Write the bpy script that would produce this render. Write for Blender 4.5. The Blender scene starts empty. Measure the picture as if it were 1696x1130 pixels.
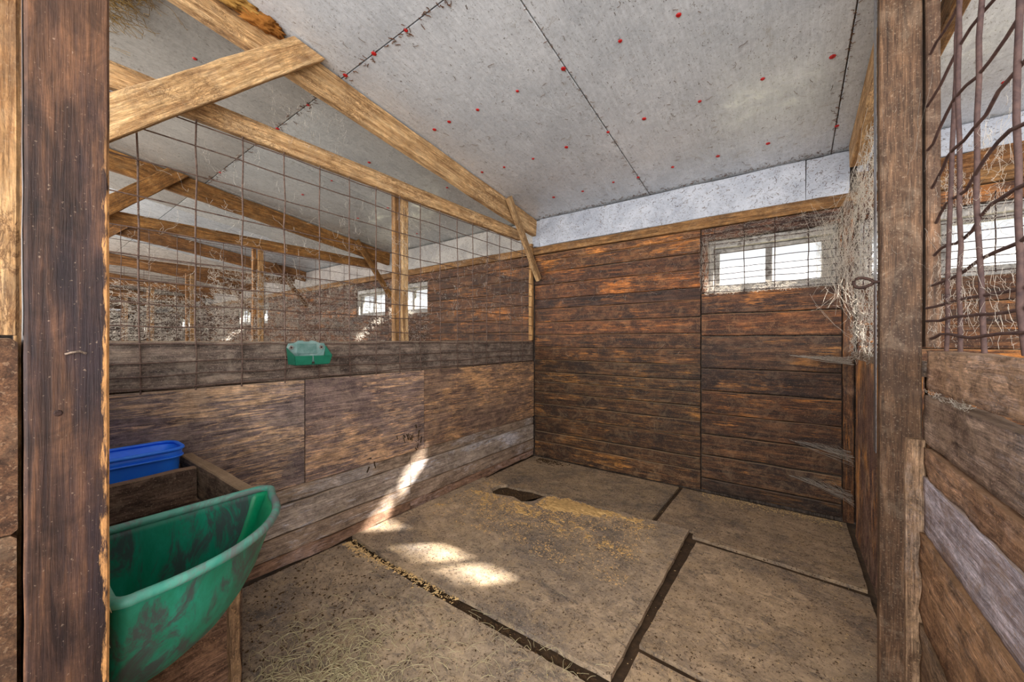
import bpy, bmesh, math, random
from mathutils import Vector, Matrix, noise
random.seed(7)
S = bpy.context.scene
COL = S.collection
R = random.uniform

# ------------------------------------------------------------------ camera, sky, sun, exposure
TH = math.atan(457/622.5)
cam = bpy.data.cameras.new('camera'); cam.sensor_width = 36; cam.lens = 622.5*36/1696
cam.clip_start = 0.02; cam.clip_end = 200
co = bpy.data.objects.new('camera', cam); COL.objects.link(co)
co.location = (2.344, -3.614, 1.3); co.rotation_euler = (math.pi/2, 0, TH)
S.camera = co

w = bpy.data.worlds.new('sky'); S.world = w; w.use_nodes = True
bg = w.node_tree.nodes['Background']; bg.inputs[0].default_value = (0.93, 0.96, 1.0, 1); bg.inputs[1].default_value = 0.66

sun = bpy.data.lights.new('sun', 'SUN'); sun.energy = 30; sun.angle = math.radians(1.3); sun.color = (1, .95, .86)
so = bpy.data.objects.new('sun', sun); COL.objects.link(so)
so.rotation_euler = Vector((-1.12, -1.0, -.87)).to_track_quat('-Z', 'Y').to_euler()

def area(name, loc, target, sx, sy, power, color=(1, 1, 1)):
    l = bpy.data.lights.new(name, 'AREA'); l.shape = 'RECTANGLE'; l.size = sx; l.size_y = sy
    l.energy = power; l.color = color
    o = bpy.data.objects.new(name, l); COL.objects.link(o); o.location = loc
    o.rotation_euler = (Vector(target)-Vector(loc)).to_track_quat('-Z', 'Y').to_euler()
    return o
area('aisle_fill', (1.9, -5.6, 1.9), (1.0, 0, .9), 3.4, 2.2, 118, (1, .975, .945))  # unseen fill panel added behind the camera to even out the stall
area('aisle_fill_far', (-6.0, -5.0, 1.9), (-5.5, 0, 1.6), 9, 2.0, 250, (1, .955, .90))  # unseen fill panel added to brighten the bays on the left
area('aisle_fill_near', (5.2, -5.0, 1.7), (4.2, 0, 1.6), 2.4, 2.0, 90, (1, .975, .945))  # unseen fill panel added for the bay on the right

S.view_settings.view_transform = 'Standard'; S.view_settings.look = 'None'
S.view_settings.gamma = 1; S.view_settings.use_curve_mapping = False
S.view_settings.exposure = 0.70

# ------------------------------------------------------------------ materials
def lin(c):
    return tuple(((v/255)/12.92 if v/255 <= .04045 else ((v/255+.055)/1.055)**2.4) for v in c)+(1,)

class N:
    def __init__(s, name):
        s.m = bpy.data.materials.new(name); s.m.use_nodes = True
        s.t = s.m.node_tree; s.b = s.t.nodes['Principled BSDF']
        s.tc = s.n('ShaderNodeTexCoord'); s.oi = s.n('ShaderNodeObjectInfo')
    def n(s, k, **kw):
        x = s.t.nodes.new(k)
        for a, v in kw.items(): setattr(x, a, v)
        return x
    def L(s, a, b): s.t.links.new(a, b)
    def coord(s, scale=(1, 1, 1), rnd=True):
        mp = s.n('ShaderNodeMapping'); mp.inputs['Scale'].default_value = scale
        src = s.tc.outputs['Object']
        if rnd:
            mu = s.n('ShaderNodeVectorMath', operation='SCALE'); cx = s.n('ShaderNodeCombineXYZ')
            for i in range(3): s.L(s.oi.outputs['Random'], cx.inputs[i])
            s.L(cx.outputs[0], mu.inputs[0]); mu.inputs['Scale'].default_value = 41.3
            ad = s.n('ShaderNodeVectorMath', operation='ADD'); s.L(src, ad.inputs[0]); s.L(mu.outputs[0], ad.inputs[1]); src = ad.outputs[0]
        s.L(src, mp.inputs[0]); return mp.outputs[0]
    def noise(s, vec, scale, detail=6, rough=.6, dist=0.0):
        x = s.n('ShaderNodeTexNoise'); s.L(vec, x.inputs['Vector'])
        x.inputs['Scale'].default_value = scale; x.inputs['Detail'].default_value = detail
        x.inputs['Roughness'].default_value = rough; x.inputs['Distortion'].default_value = dist
        return x.outputs['Fac']
    def ramp(s, fac, stops, interp='LINEAR'):
        r = s.n('ShaderNodeValToRGB'); r.color_ramp.interpolation = interp
        e = r.color_ramp.elements
        while len(e) < len(stops): e.new(.5)
        for i, (p, c) in enumerate(stops):
            e[i].position = p; e[i].color = c if isinstance(c, tuple) else (c, c, c, 1)
        s.L(fac, r.inputs[0]); return r.outputs[0]
    def mix(s, fac, a, b, mode='MIX'):
        x = s.n('ShaderNodeMix', data_type='RGBA', blend_type=mode)
        for sk, v in ((x.inputs[0], fac), (x.inputs[6], a), (x.inputs[7], b)):
            if isinstance(v, (int, float)): sk.default_value = v
            elif isinstance(v, tuple): sk.default_value = v
            else: s.L(v, sk)
        return x.outputs[2]
    def math(s, op, a, b=0.0, clamp=False):
        x = s.n('ShaderNodeMath', operation=op); x.use_clamp = clamp
        for sk, v in ((x.inputs[0], a), (x.inputs[1], b)):
            if isinstance(v, (int, float)): sk.default_value = v
            else: s.L(v, sk)
        return x.outputs[0]
    def fin(s, col, rough=.85, bump=None, strength=.3, dist=.004, spec=.3, tint=True):
        if tint: col = s.mix(1.0, col, s.oi.outputs['Color'], 'MULTIPLY')
        s.L(col, s.b.inputs['Base Color'])
        if isinstance(rough, (int, float)): s.b.inputs['Roughness'].default_value = rough
        else: s.L(rough, s.b.inputs['Roughness'])
        s.b.inputs['Specular IOR Level'].default_value = spec
        if bump is not None:
            bp = s.n('ShaderNodeBump'); bp.inputs['Strength'].default_value = strength; bp.inputs['Distance'].default_value = dist
            s.L(bump, bp.inputs['Height']); s.L(bp.outputs[0], s.b.inputs['Normal'])
        return s.m

def wood(name, dark, mid, light, stain=.5, stain_col=(40, 30, 28), wear=0.0, wear_col=(200, 150, 95), dust=.25,
         dust_col=(190, 172, 150), wear_scale=(2.5, 26, 26), rough=.8, wear_lo=.52, marks=0.0, bump=.6, crack=.6, grime=.75, ledge=.6, big_amt=.9):
    s = N(name)
    g = s.noise(s.coord((1.2, 18, 18)), 2.4, 12, .74, .6)
    f = s.noise(s.coord((5, 110, 110)), 3.0, 5, .75)
    gr = s.noise(s.coord((1, 1.5, 1.5)), 11, 12, .8, .6)
    col = s.ramp(g, [(.38, lin(dark)), (.5, lin(mid)), (.62, lin(light))])
    if wear:
        wn = s.noise(s.coord(wear_scale), 1.6, 12, .74, 1.6)
        big = s.noise(s.coord((.9, 1.6, 1.6)), 1.9, 4, .55, .5)
        wm = s.math('ADD', wn, s.math('MULTIPLY', s.math('SUBTRACT', big, .5), big_amt))
        m = s.math('MULTIPLY', s.ramp(wm, [(wear_lo, 0.0), (wear_lo+.06, 1.0)]), wear)
        col = s.mix(m, col, s.mix(.8, lin(wear_col), s.ramp(f, [(.3, .5), (.7, 1.25)]), 'MULTIPLY'))
    col = s.mix(.75, col, s.ramp(f, [(.38, .45), (.62, 1.4)]), 'MULTIPLY')
    col = s.mix(grime, col, s.ramp(gr, [(.38, .38), (.5, .95), (.62, 1.6)]), 'MULTIPLY')
    if stain:
        st = s.noise(s.coord((1, 1.8, 1.8)), 2.3, 10, .75, .4)
        col = s.mix(s.math('MULTIPLY', s.ramp(st, [(.49, 0.0), (.58, 1.0)]), stain), col, lin(stain_col))
    if crack:
        ck = s.noise(s.coord((1.0, 34, 34)), 2.1, 6, .6, .8)
        col = s.mix(s.math('MULTIPLY', s.ramp(ck, [(.485, 0.0), (.498, 1.0), (.511, 0.0)]), crack), col, lin((34, 24, 20)))
    if marks:                                     # bark-beetle trails and nail stains on the pale timbers
        v = s.noise(s.coord((2.5, 8, 8)), 3.4, 10, .75, 2.2)
        area_ = s.ramp(s.noise(s.coord((1.1, 1.1, 1.1)), 2.4, 2), [(.42, 0.0), (.54, 1.0)])
        band = s.ramp(v, [(.48, 0.0), (.53, 1.0), (.57, 0.0)])
        col = s.mix(s.math('MULTIPLY', s.math('MULTIPLY', band, area_), marks), col, lin((92, 62, 38)))
    sp = s.noise(s.coord(), 150, 3, .6)
    d2 = s.noise(s.coord(), 9, 12, .8, .8)
    col = s.mix(s.math('MULTIPLY', s.ramp(sp, [(.60, 0.0), (.65, 1.0)]), min(1, dust*1.7)), col, lin(dust_col))
    col = s.mix(s.math('MULTIPLY', s.ramp(d2, [(.5, 0.0), (.6, 1.0)]), dust), col, lin(dust_col))
    if ledge:                                     # dust lies on upward facing edges
        ge = s.n('ShaderNodeNewGeometry'); sp3 = s.n('ShaderNodeSeparateXYZ'); s.L(ge.outputs['True Normal'], sp3.inputs[0])
        col = s.mix(s.math('MULTIPLY', s.ramp(sp3.outputs[2], [(.4, 0.0), (.7, 1.0)]), ledge), col, lin((150, 130, 108)))
    h = s.math('ADD', s.math('MULTIPLY', f, .5), s.math('ADD', s.math('MULTIPLY', g, .8), s.math('ADD', s.math('MULTIPLY', d2, .6), s.math('MULTIPLY', gr, .6))))
    return s.fin(col, rough, h, bump, .008)

M = {}
M['wall'] = wood('dark_stall_plank', (38, 26, 22), (76, 52, 36), (118, 84, 56), stain=.7, stain_col=(36, 27, 27), wear=.75, wear_col=(184, 128, 66), wear_scale=(1.6, 24, 24), wear_lo=.58, dust=.24, dust_col=(158, 134, 108), rough=.5, big_amt=.7)
M['rail'] = wood('grey_brown_rail', (80, 68, 62), (116, 100, 90), (150, 130, 114), stain=.4, wear=0, dust=.4, dust_col=(172, 156, 140))
M['ply'] = wood('worn_plywood', (88, 76, 76), (124, 108, 104), (158, 138, 126), stain=.3, stain_col=(60, 50, 56), wear=.85, wear_col=(228, 188, 146), wear_scale=(2.6, 34, 34), wear_lo=.515, dust=.2, crack=.2, grime=.6, big_amt=.55)
M['low'] = wood('low_muddy_plank', (122, 110, 102), (162, 146, 134), (192, 176, 160), stain=.3, stain_col=(96, 76, 58), wear=.7, wear_col=(206, 204, 210), wear_scale=(3, 16, 16), wear_lo=.53, dust=.45, dust_col=(186, 168, 146), bump=.8)
M['pale'] = wood('pale_timber', (150, 114, 78), (196, 160, 116), (224, 192, 150), stain=.25, stain_col=(134, 98, 64), dust=.14, marks=.9, bump=.35, grime=.45, crack=.35)
M['amber'] = wood('amber_timber', (98, 70, 42), (148, 108, 66), (184, 142, 94), stain=.45, stain_col=(84, 60, 40), dust=.14, marks=.6, grime=.6)
M['post'] = wood('dark_post', (52, 38, 40), (84, 62, 58), (112, 84, 70), stain=.6, stain_col=(50, 40, 46), dust=.2, dust_col=(150, 128, 112), rough=.6)
M['rpost'] = wood('brown_post', (60, 44, 33), (90, 68, 51), (118, 92, 70), stain=.5, stain_col=(64, 50, 42), dust=.14, rough=.7, crack=.3, grime=.5, bump=.35)
M['mud'] = wood('mud_caked_plank', (116, 96, 84), (160, 138, 120), (196, 172, 150), stain=.45, stain_col=(98, 72, 54), wear=.4, wear_col=(180, 172, 172), dust=.5, dust_col=(184, 158, 130), bump=1.0, grime=1.0)
M['whiteboard'] = wood('whitewashed_plank', (128, 112, 110), (168, 158, 162), (196, 188, 194), stain=.55, stain_col=(126, 98, 78), dust=.4, dust_col=(150, 124, 98), grime=.7)
M['orangeply'] = wood('chewed_plywood', (62, 48, 50), (94, 74, 72), (124, 100, 90), stain=.4, wear=.95, wear_col=(190, 140, 84), wear_scale=(2.2, 22, 22), wear_lo=.53, dust=.25)

def edge_worn_post():
    s = N('post_with_chipped_corner')
    g = s.noise(s.coord((1.2, 16, 16), False), 2.6, 8, .65, .4)
    f = s.noise(s.coord((3, 90, 90), False), 3.0, 4, .7)
    col = s.ramp(g, [(.38, lin((46, 32, 30))), (.5, lin((78, 56, 46))), (.62, lin((118, 84, 62)))])
    col = s.mix(.5, col, s.ramp(f, [(.3, .6), (.7, 1.2)]), 'MULTIPLY')
    st = s.noise(s.coord((.7, 5, 5), False), 2.3, 6, .65, .3)
    col = s.mix(s.ramp(st, [(.5, 0.0), (.66, .75)]), col, lin((42, 34, 42)))
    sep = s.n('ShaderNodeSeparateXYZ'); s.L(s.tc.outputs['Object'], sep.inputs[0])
    # post colour blends to a lighter brown towards the top
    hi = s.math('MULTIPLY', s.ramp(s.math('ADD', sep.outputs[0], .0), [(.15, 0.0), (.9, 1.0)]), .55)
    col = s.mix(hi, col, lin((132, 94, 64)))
    e = s.math('ADD', s.math('MULTIPLY', s.math('ABSOLUTE', sep.outputs[1]), 11), s.math('MULTIPLY', s.math('SUBTRACT', s.noise(s.coord((5, 30, 30), False), 3, 8, .7), .5), .55))
    low = s.ramp(s.math('ADD', s.math('MULTIPLY', sep.outputs[0], -1.0), .5), [(.28, 0.0), (.4, 1.0)])
    side = s.ramp(sep.outputs[1], [(0.0, 0.0), (.01, 1.0)])
    m = s.math('MULTIPLY', s.math('MULTIPLY', s.ramp(e, [(.45, 0.0), (.5, 1.0)]), low), side)
    col = s.mix(m, col, s.mix(.7, lin((214, 160, 104)), s.ramp(f, [(.3, .5), (.7, 1.2)]), 'MULTIPLY'))
    sp = s.noise(s.coord((1, 1, 1), False), 190, 3, .6)
    col = s.mix(s.ramp(sp, [(.67, 0.0), (.7, .5)]), col, lin((160, 140, 124)))
    gr = s.noise(s.coord((1, 1.5, 1.5), False), 12, 12, .8, .6)
    col = s.mix(.7, col, s.ramp(gr, [(.38, .45), (.5, .95), (.62, 1.55)]), 'MULTIPLY')
    h = s.math('SUBTRACT', s.math('ADD', g, s.math('MULTIPLY', f, .5)), s.math('MULTIPLY', m, .8))
    return s.fin(col, .58, h, .4, .006)
M['bigpost'] = edge_worn_post()

def ceiling_mat():
    s = N('painted_ceiling_sheet')
    base = s.noise(s.coord(), 1.3, 6, .65)
    col = s.ramp(base, [(.38, lin((190, 195, 201))), (.62, lin((214, 218, 223)))])
    st = s.noise(s.coord((3, 40, 3)), 2.0, 8, .7)
    st2 = s.noise(s.coord((2, 2, 2)), 18, 10, .8)
    col = s.mix(.35, col, s.ramp(st, [(.4, .72), (.6, 1.15)]), 'MULTIPLY')
    col = s.mix(.3, col, s.ramp(st2, [(.4, .6), (.6, 1.25)]), 'MULTIPLY')
    d = s.noise(s.coord(), 4.5, 12, .8, 1.6)
    col = s.mix(s.ramp(d, [(.58, 0.0), (.66, .5)]), col, lin((132, 118, 100)))
    sp = s.noise(s.coord((1, 1.8, 1)), 70, 4, .7, 1.0)
    col = s.mix(s.ramp(sp, [(.60, 0.0), (.65, .85)]), col, lin((84, 72, 60)))
    sp2 = s.noise(s.coord(), 24, 4, .6, 2.5)
    col = s.mix(s.ramp(sp2, [(.66, 0.0), (.69, .9)]), col, lin((78, 64, 50)))
    r = s.ramp(d, [(.4, .15), (.62, .5)])
    return s.fin(col, r, s.math('ADD', st, s.math('MULTIPLY', d, .6)), .05, .003, .9)
M['ceil'] = ceiling_mat()

def whitestrip():
    s = N('flaking_white_board')
    n = s.noise(s.coord(), 3.5, 10, .75, .6)
    col = s.ramp(n, [(.4, lin((160, 165, 176))), (.6, lin((190, 194, 203)))])
    sp = s.noise(s.coord((1, 2.0, 1)), 24, 6, .75, 1.5)
    col = s.mix(s.ramp(sp, [(.57, 0.0), (.63, .8)]), col, lin((112, 98, 84)))
    sp2 = s.noise(s.coord(), 90, 2, .6)
    col = s.mix(s.ramp(sp2, [(.63, 0.0), (.67, .8)]), col, lin((86, 74, 62)))
    return s.fin(col, .7, s.math('ADD', n, sp), .3, .006)
M['white'] = whitestrip()

def mat_rubber():
    s = N('dusty_rubber_mat')
    a = s.noise(s.coord(), 1.8, 12, .74, .6)
    col = s.ramp(a, [(.38, lin((134, 124, 116))), (.5, lin((172, 154, 134))), (.62, lin((200, 178, 152)))])
    gr = s.noise(s.coord(), 13, 12, .82, .5)
    col = s.mix(.75, col, s.ramp(gr, [(.39, .58), (.5, 1.0), (.6, 1.35)]), 'MULTIPLY')
    b = s.noise(s.coord((1, 2.2, 1)), 5, 12, .78, 1.8)
    col = s.mix(s.ramp(b, [(.53, 0.0), (.6, .65)]), col, lin((96, 92, 92)))
    b2 = s.noise(s.coord(), 6, 12, .8, .8)
    col = s.mix(s.ramp(b2, [(.52, 0.0), (.6, .6)]), col, lin((192, 168, 136)))
    sp = s.noise(s.coord(), 70, 5, .75, .8)
    col = s.mix(s.ramp(sp, [(.56, 0.0), (.61, .9)]), col, lin((76, 58, 42)))
    sp2 = s.noise(s.coord(), 120, 3, .7)
    col = s.mix(s.ramp(sp2, [(.59, 0.0), (.64, .8)]), col, lin((208, 184, 146)))
    h = s.math('ADD', s.math('MULTIPLY', b2, 1.0), s.math('MULTIPLY', gr, .8))
    return s.fin(col, .85, h, .6, .01, .2)
M['mat'] = mat_rubber()

def simple(name, c1, c2, scale=8, rough=.8, bump=.3, metal=0, dirt=None, dlo=.55, stretch=(1, 1, 1), spec=.3, tint=True):
    s = N(name)
    a = s.noise(s.coord(stretch), scale, 8, .7, .5)
    col = s.ramp(a, [(.35, lin(c1)), (.65, lin(c2))])
    if dirt:
        d = s.noise(s.coord(stretch), scale*.55, 10, .75, .9)
        col = s.mix(s.ramp(d, [(dlo, 0.0), (dlo+.1, .85)]), col, lin(dirt))
    s.b.inputs['Metallic'].default_value = metal
    return s.fin(col, rough, a, bump, .004, spec, tint)
M['soil'] = simple('dark_soil', (48, 36, 26), (84, 64, 44), 14, .95, .8)
M['sawdust'] = simple('sawdust', (178, 146, 100), (224, 190, 134), 30, .95, .8)
M['rust'] = simple('rusty_wire', (66, 50, 44), (114, 92, 80), 40, .75, .3, 0)
M['darkwire'] = simple('dark_rusty_wire', (60, 44, 44), (92, 70, 64), 40, .7, .4, 0)
M['iron'] = simple('rusty_iron', (44, 32, 30), (76, 54, 46), 60, .7, .4, .3)
M['green_in'] = simple('green_plastic', (0, 124, 82), (4, 158, 106), 5, .4, .1, 0, (34, 74, 56), .6, spec=.5)
M['green_out'] = simple('scuffed_green_plastic', (0, 122, 92), (30, 146, 120), 9, .45, .15, 0, (72, 66, 74), .47, (2.4, 2.4, .9), .5)
M['green_rim'] = simple('worn_green_rim', (60, 150, 130), (110, 172, 156), 8, .5, .15, 0, (120, 108, 112), .5, spec=.5)
M['holder'] = simple('green_holder_plastic', (14, 104, 80), (30, 122, 96), 12, .45, .1, 0, (120, 142, 140), .66, spec=.5)
M['holder_back'] = simple('dusty_green_plastic', (92, 130, 124), (140, 164, 160), 14, .6, .1, 0, (66, 110, 100), .58)
M['blue'] = simple('blue_plastic', (30, 108, 240), (50, 136, 252), 6, .4, .05, 0, (90, 110, 160), .7, spec=.5)
M['screw'] = simple('steel', (150, 144, 138), (196, 190, 184), 60, .35, .1, .8)
M['red'] = simple('red_cap', (150, 24, 26), (196, 36, 34), 60, .5, .1, 0, (90, 30, 26), .64)
M['web'] = simple('dusty_cobweb', (214, 204, 190), (238, 232, 222), 30, .95, 0)
wm_ = M['web']; nt = wm_.node_tree; pb = nt.nodes['Principled BSDF']; tl_ = nt.nodes.new('ShaderNodeBsdfTranslucent'); tl_.inputs[0].default_value = (.85, .8, .74, 1); mx_ = nt.nodes.new('ShaderNodeMixShader'); mx_.inputs[0].default_value = .5
nt.links.new(pb.outputs[0], mx_.inputs[1]); nt.links.new(tl_.outputs[0], mx_.inputs[2]); nt.links.new(mx_.outputs[0], nt.nodes['Material Output'].inputs[0])
M['hay'] = simple('hay', (176, 164, 124), (216, 204, 164), 30, .8, 0)
M['haydark'] = simple('old_hay', (120, 96, 60), (170, 140, 92), 30, .9, 0)
M['frame'] = simple('weathered_window_frame', (126, 122, 118), (186, 182, 176), 22, .85, .4, 0, (80, 70, 62), .52)
M['foam'] = simple('yellow_foam', (170, 130, 66), (214, 178, 104), 30, .9, 1.0)
M['dung'] = simple('debris', (58, 42, 28), (96, 72, 46), 40, .95, .3)
M['grass'] = simple('pale_ground', (150, 150, 120), (176, 172, 146), 3, .95, .1)
g = N('window_glass'); 
dn = g.noise(g.coord(), 14, 8, .75, 1.0); sepg = g.n('ShaderNodeSeparateXYZ'); g.L(g.tc.outputs['Object'], sepg.inputs[0])
tr = g.n('ShaderNodeBsdfTransparent'); df = g.n('ShaderNodeBsdfTranslucent'); df.inputs[0].default_value = (.8, .78, .74, 1)
gl = g.n('ShaderNodeBsdfGlossy'); gl.inputs['Roughness'].default_value = .05
m1 = g.n('ShaderNodeMixShader'); m2 = g.n('ShaderNodeMixShader'); m2.inputs[0].default_value = .05
g.L(g.ramp(dn, [(.60, .03), (.74, .7)]), m1.inputs[0]); g.L(tr.outputs[0], m1.inputs[1]); g.L(df.outputs[0], m1.inputs[2])
g.L(m1.outputs[0], m2.inputs[1]); g.L(gl.outputs[0], m2.inputs[2]); g.L(m2.outputs[0], g.t.nodes['Material Output'].inputs['Surface'])
M['glass'] = g.m

# ------------------------------------------------------------------ builders
def tag(o, label=None, cat=None, group=None, kind=None):
    if label: o['label'] = label
    if cat: o['category'] = cat
    if group: o['group'] = group
    if kind: o['kind'] = kind
    return o
def empty(name, loc=(0, 0, 0), **k):
    o = bpy.data.objects.new(name, None); COL.objects.link(o); o.location = loc; o.empty_display_size = .05
    return tag(o, **k)
PAR = {}
def link(name, me, mat, parent=None, mx=None, tint=None, smooth=False):
    o = bpy.data.objects.new(name, me); COL.objects.link(o)
    if mat and not me.materials: me.materials.append(mat)
    if parent:
        o.parent = parent
        pm = Matrix.Translation(parent.location) if parent.type == 'EMPTY' else PAR.get(parent.name, Matrix.Identity(4))
        if mx is not None: o.matrix_basis = pm.inverted() @ mx
    elif mx is not None: o.matrix_basis = mx
    if mx is not None: PAR[o.name] = mx
    if tint is not None:
        t = tint if isinstance(tint, tuple) else (tint, tint, tint)
        o.color = (*t, 1)
    if smooth:
        for p in me.polygons: p.use_smooth = True
    return o
def frame(a, b, up):
    a, b, up = Vector(a), Vector(b), Vector(up)
    x = (b-a).normalized(); z = x.cross(up).normalized(); y = z.cross(x)
    m = Matrix((x, y, z)).transposed().to_4x4(); m.translation = (a+b)/2
    return m, (b-a).length
def slab(name, a, b, up, W, T, mat, parent=None, tint=None, segs=6, wav=.0025, cham=.004, cut=None):
    """board from a to b (centre line); W along up, T across; slightly uneven edges"""
    mx, L = frame(a, b, up)
    c = min(cham, T*.4, W*.3); h, t = W/2, T/2
    prof = [(-h+c, -t), (h-c, -t), (h, -t+c), (h, t-c), (h-c, t), (-h+c, t), (-h, t-c), (-h, -t+c)]
    vs, fs = [], []
    for i in range(segs+1):
        x = -L/2+L*i/segs
        d1, d2, d3 = R(-wav, wav), R(-wav, wav), R(-wav, wav)*.5
        for (y, z) in prof: vs.append((x, y+(d1 if y > 0 else d2), z+d3))
    for i in range(segs):
        for k in range(8):
            p, q = i*8+k, i*8+(k+1) % 8
            fs.append((p, p+8, q+8, q))
    fs.append(tuple(range(8))); n = segs*8; fs.append(tuple(n+k for k in reversed(range(8))))
    me = bpy.data.meshes.new(name); me.from_pydata(vs, [], fs); me.update()
    return link(name, me, mat, parent, mx, tint)
def tubes(name, lines, r, mat, parent=None, sides=5, tint=None, **tg):
    vs, fs = [], []
    for pts in lines:
        pts = [Vector(p) for p in pts]; b0 = len(vs)
        for i, p in enumerate(pts):
            d = (pts[min(i+1, len(pts)-1)]-pts[max(i-1, 0)]).normalized()
            u = d.cross(Vector((0, 0, 1)) if abs(d.z) < .9 else Vector((1, 0, 0))).normalized(); v = d.cross(u)
            rr = r(i/(len(pts)-1)) if callable(r) else r
            for k in range(sides):
                an = 2*math.pi*k/sides; vs.append(p+u*math.cos(an)*rr+v*math.sin(an)*rr)
        for i in range(len(pts)-1):
            for k in range(sides):
                a, b = b0+i*sides+k, b0+i*sides+(k+1) % sides
                fs.append((a, b, b+sides, a+sides))
    if not vs: return None
    c = sum(vs, Vector())/len(vs)
    me = bpy.data.meshes.new(name); me.from_pydata([v-c for v in vs], [], fs); me.update()
    o = link(name, me, mat, parent, Matrix.Translation(c), tint, True)
    return tag(o, **tg) if tg else o
def poly_prism(name, pts, z0, z1, mat, parent=None, tint=None, noise_edge=0, dome=0):
    """horizontal sheet of given outline, thickness z0..z1"""
    P = []
    for i, p in enumerate(pts):
        q = pts[(i+1) % len(pts)]; n = max(1, int(math.dist(p, q)/.06)) if noise_edge else 1
        for k in range(n):
            t = k/n; P.append((p[0]+(q[0]-p[0])*t+(R(-1, 1)*noise_edge if k else 0), p[1]+(q[1]-p[1])*t+(R(-1, 1)*noise_edge if k else 0)))
    cx = sum(p[0] for p in P)/len(P); cy = sum(p[1] for p in P)/len(P)
    bm = bmesh.new()
    top = [bm.verts.new((x-cx, y-cy, z1-z0)) for x, y in P]; bot = [bm.verts.new((x-cx, y-cy, 0)) for x, y in P]
    n = len(P)
    bm.faces.new(top); bm.faces.new(bot[::-1])
    for i in range(n): bm.faces.new((bot[i], bot[(i+1) % n], top[(i+1) % n], top[i]))
    bmesh.ops.triangulate(bm, faces=[f for f in bm.faces if len(f.verts) > 4])
    bmesh.ops.recalc_face_normals(bm, faces=bm.faces)
    me = bpy.data.meshes.new(name); bm.to_mesh(me); bm.free()
    return link(name, me, mat, parent, Matrix.Translation((cx, cy, z0)), tint)
def disc(name, loc, nrm, r, h, mat, parent=None, n=10, tint=None, taper=.7):
    nrm = Vector(nrm).normalized(); q = nrm.to_track_quat('Z', 'Y')
    vs = [(0, 0, h)]; fs = []
    for k in range(n):
        a = 2*math.pi*k/n; vs.append((math.cos(a)*r, math.sin(a)*r, 0)); vs.append((math.cos(a)*r*taper, math.sin(a)*r*taper, h))
    for k in range(n):
        a, b = 1+2*k, 1+2*((k+1) % n); fs.append((a, b, b+1, a+1)); fs.append((0, a+1, b+1))
    me = bpy.data.meshes.new(name); me.from_pydata(vs, [], fs); me.update()
    mx = q.to_matrix().to_4x4(); mx.translation = Vector(loc)
    return link(name, me, mat, parent, mx, tint)

# ------------------------------------------------------------------ layout constants
BAY = 2.7                      # bay width
PX = [0, -2.7, -5.4, -8.1, -10.8, -13.5, -16.2, -18.9, -21.6]     # partitions to the left
ZC = lambda y: 2.67-.131*y     # underside of the ceiling
YF = -3.55                     # stall front
WORDS = ['', 'first', 'second', 'third', 'fourth', 'fifth', 'sixth', 'seventh', 'eighth']

# ------------------------------------------------------------------ floor and ground
fl = poly_prism('floor', [(-22, .1), (5.6, .1), (5.6, -7), (-22, -7)], -.12, -.022, M['soil']); tag(fl, kind='structure')
gr = poly_prism('ground', [(-40, 40), (40, 40), (40, .45), (-40, .45)], -.2, -.1, M['grass']); tag(gr, kind='structure')

# ------------------------------------------------------------------ ceiling
ce = empty('ceiling', (0, 0, 2.67), kind='structure')
sl = Vector((0, -1, .131)).normalized()
seams = [5.2, 3.9, 2.6, 1.3, 0]+[-1.3-1.3*i for i in range(17)]
for i in range(len(seams)-1):
    x1, x0 = seams[i]-.003, seams[i+1]+.003
    left = x1 < .1
    for (ya, yb) in ((.0, -2.317), (-2.326, -4.75)):
        a = Vector(((x0+x1)/2, ya, ZC(ya)+.012)); b = Vector(((x0+x1)/2, yb, ZC(yb)+.012))
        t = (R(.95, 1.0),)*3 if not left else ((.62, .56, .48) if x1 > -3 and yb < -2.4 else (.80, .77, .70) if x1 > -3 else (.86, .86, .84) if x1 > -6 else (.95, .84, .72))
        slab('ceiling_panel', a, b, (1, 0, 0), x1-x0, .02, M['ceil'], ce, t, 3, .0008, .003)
# red fixing caps in rows, read off the ceiling
caps = [(1.915, -1.659), (1.628, -1.671), (1.288, -1.669), (.685, -2.321), (.399, -2.325), (.095, -2.326), (.958, -1.668), (.625, -1.672),
        (.362, -1.685), (.2, -1.68), (.14, -1.064), (.364, -1.032), (.651, -1.014), (.959, -1.015), (1.3, -1.024), (1.3, -.347), (1.087, -.371),
        (.779, -.353), (.479, -.378), (1.898, -1.017), (1.559, -1.032), (1.586, -.368), (1.911, -.357), (2.229, -.354), (2.227, -1.024),
        (2.534, -1.011), (2.604, -.352), (2.24, -1.66), (2.55, -1.66), (3.4, -1.0), (3.3, -.36), (3.0, -1.66)]
caps += [(-.5, -2.6), (-.62, -2.9), (-.4, -2.32), (-.9, -2.32), (-1.3, -1.67), (-1.3, -1.02), (-.66, -1.67), (-1.0, -1.02), (-.66, -.36), (-1.9, -1.67), (-1.9, -1.02), (-1.6, -.36), (-.35, -1.02), (-2.2, -2.32)]
for (x, y) in caps:
    disc('screw_cap', (x, y, ZC(y)+.0005), (0, -.131, -1), R(.011, .016), .004, M['red'], ce, 8)
# torn dirt, cobweb tufts hanging on the ceiling seams
# roof skin above; its unseen eave is added and sized to narrow the sunbeam
slab('roof_1', (-8.3, .84, ZC(.84)+.052), (-8.3, -5.0, ZC(-5)+.052), (1, 0, 0), 28, .05, M['rail'], None); tag(bpy.data.objects['roof_1'], kind='structure')

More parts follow.
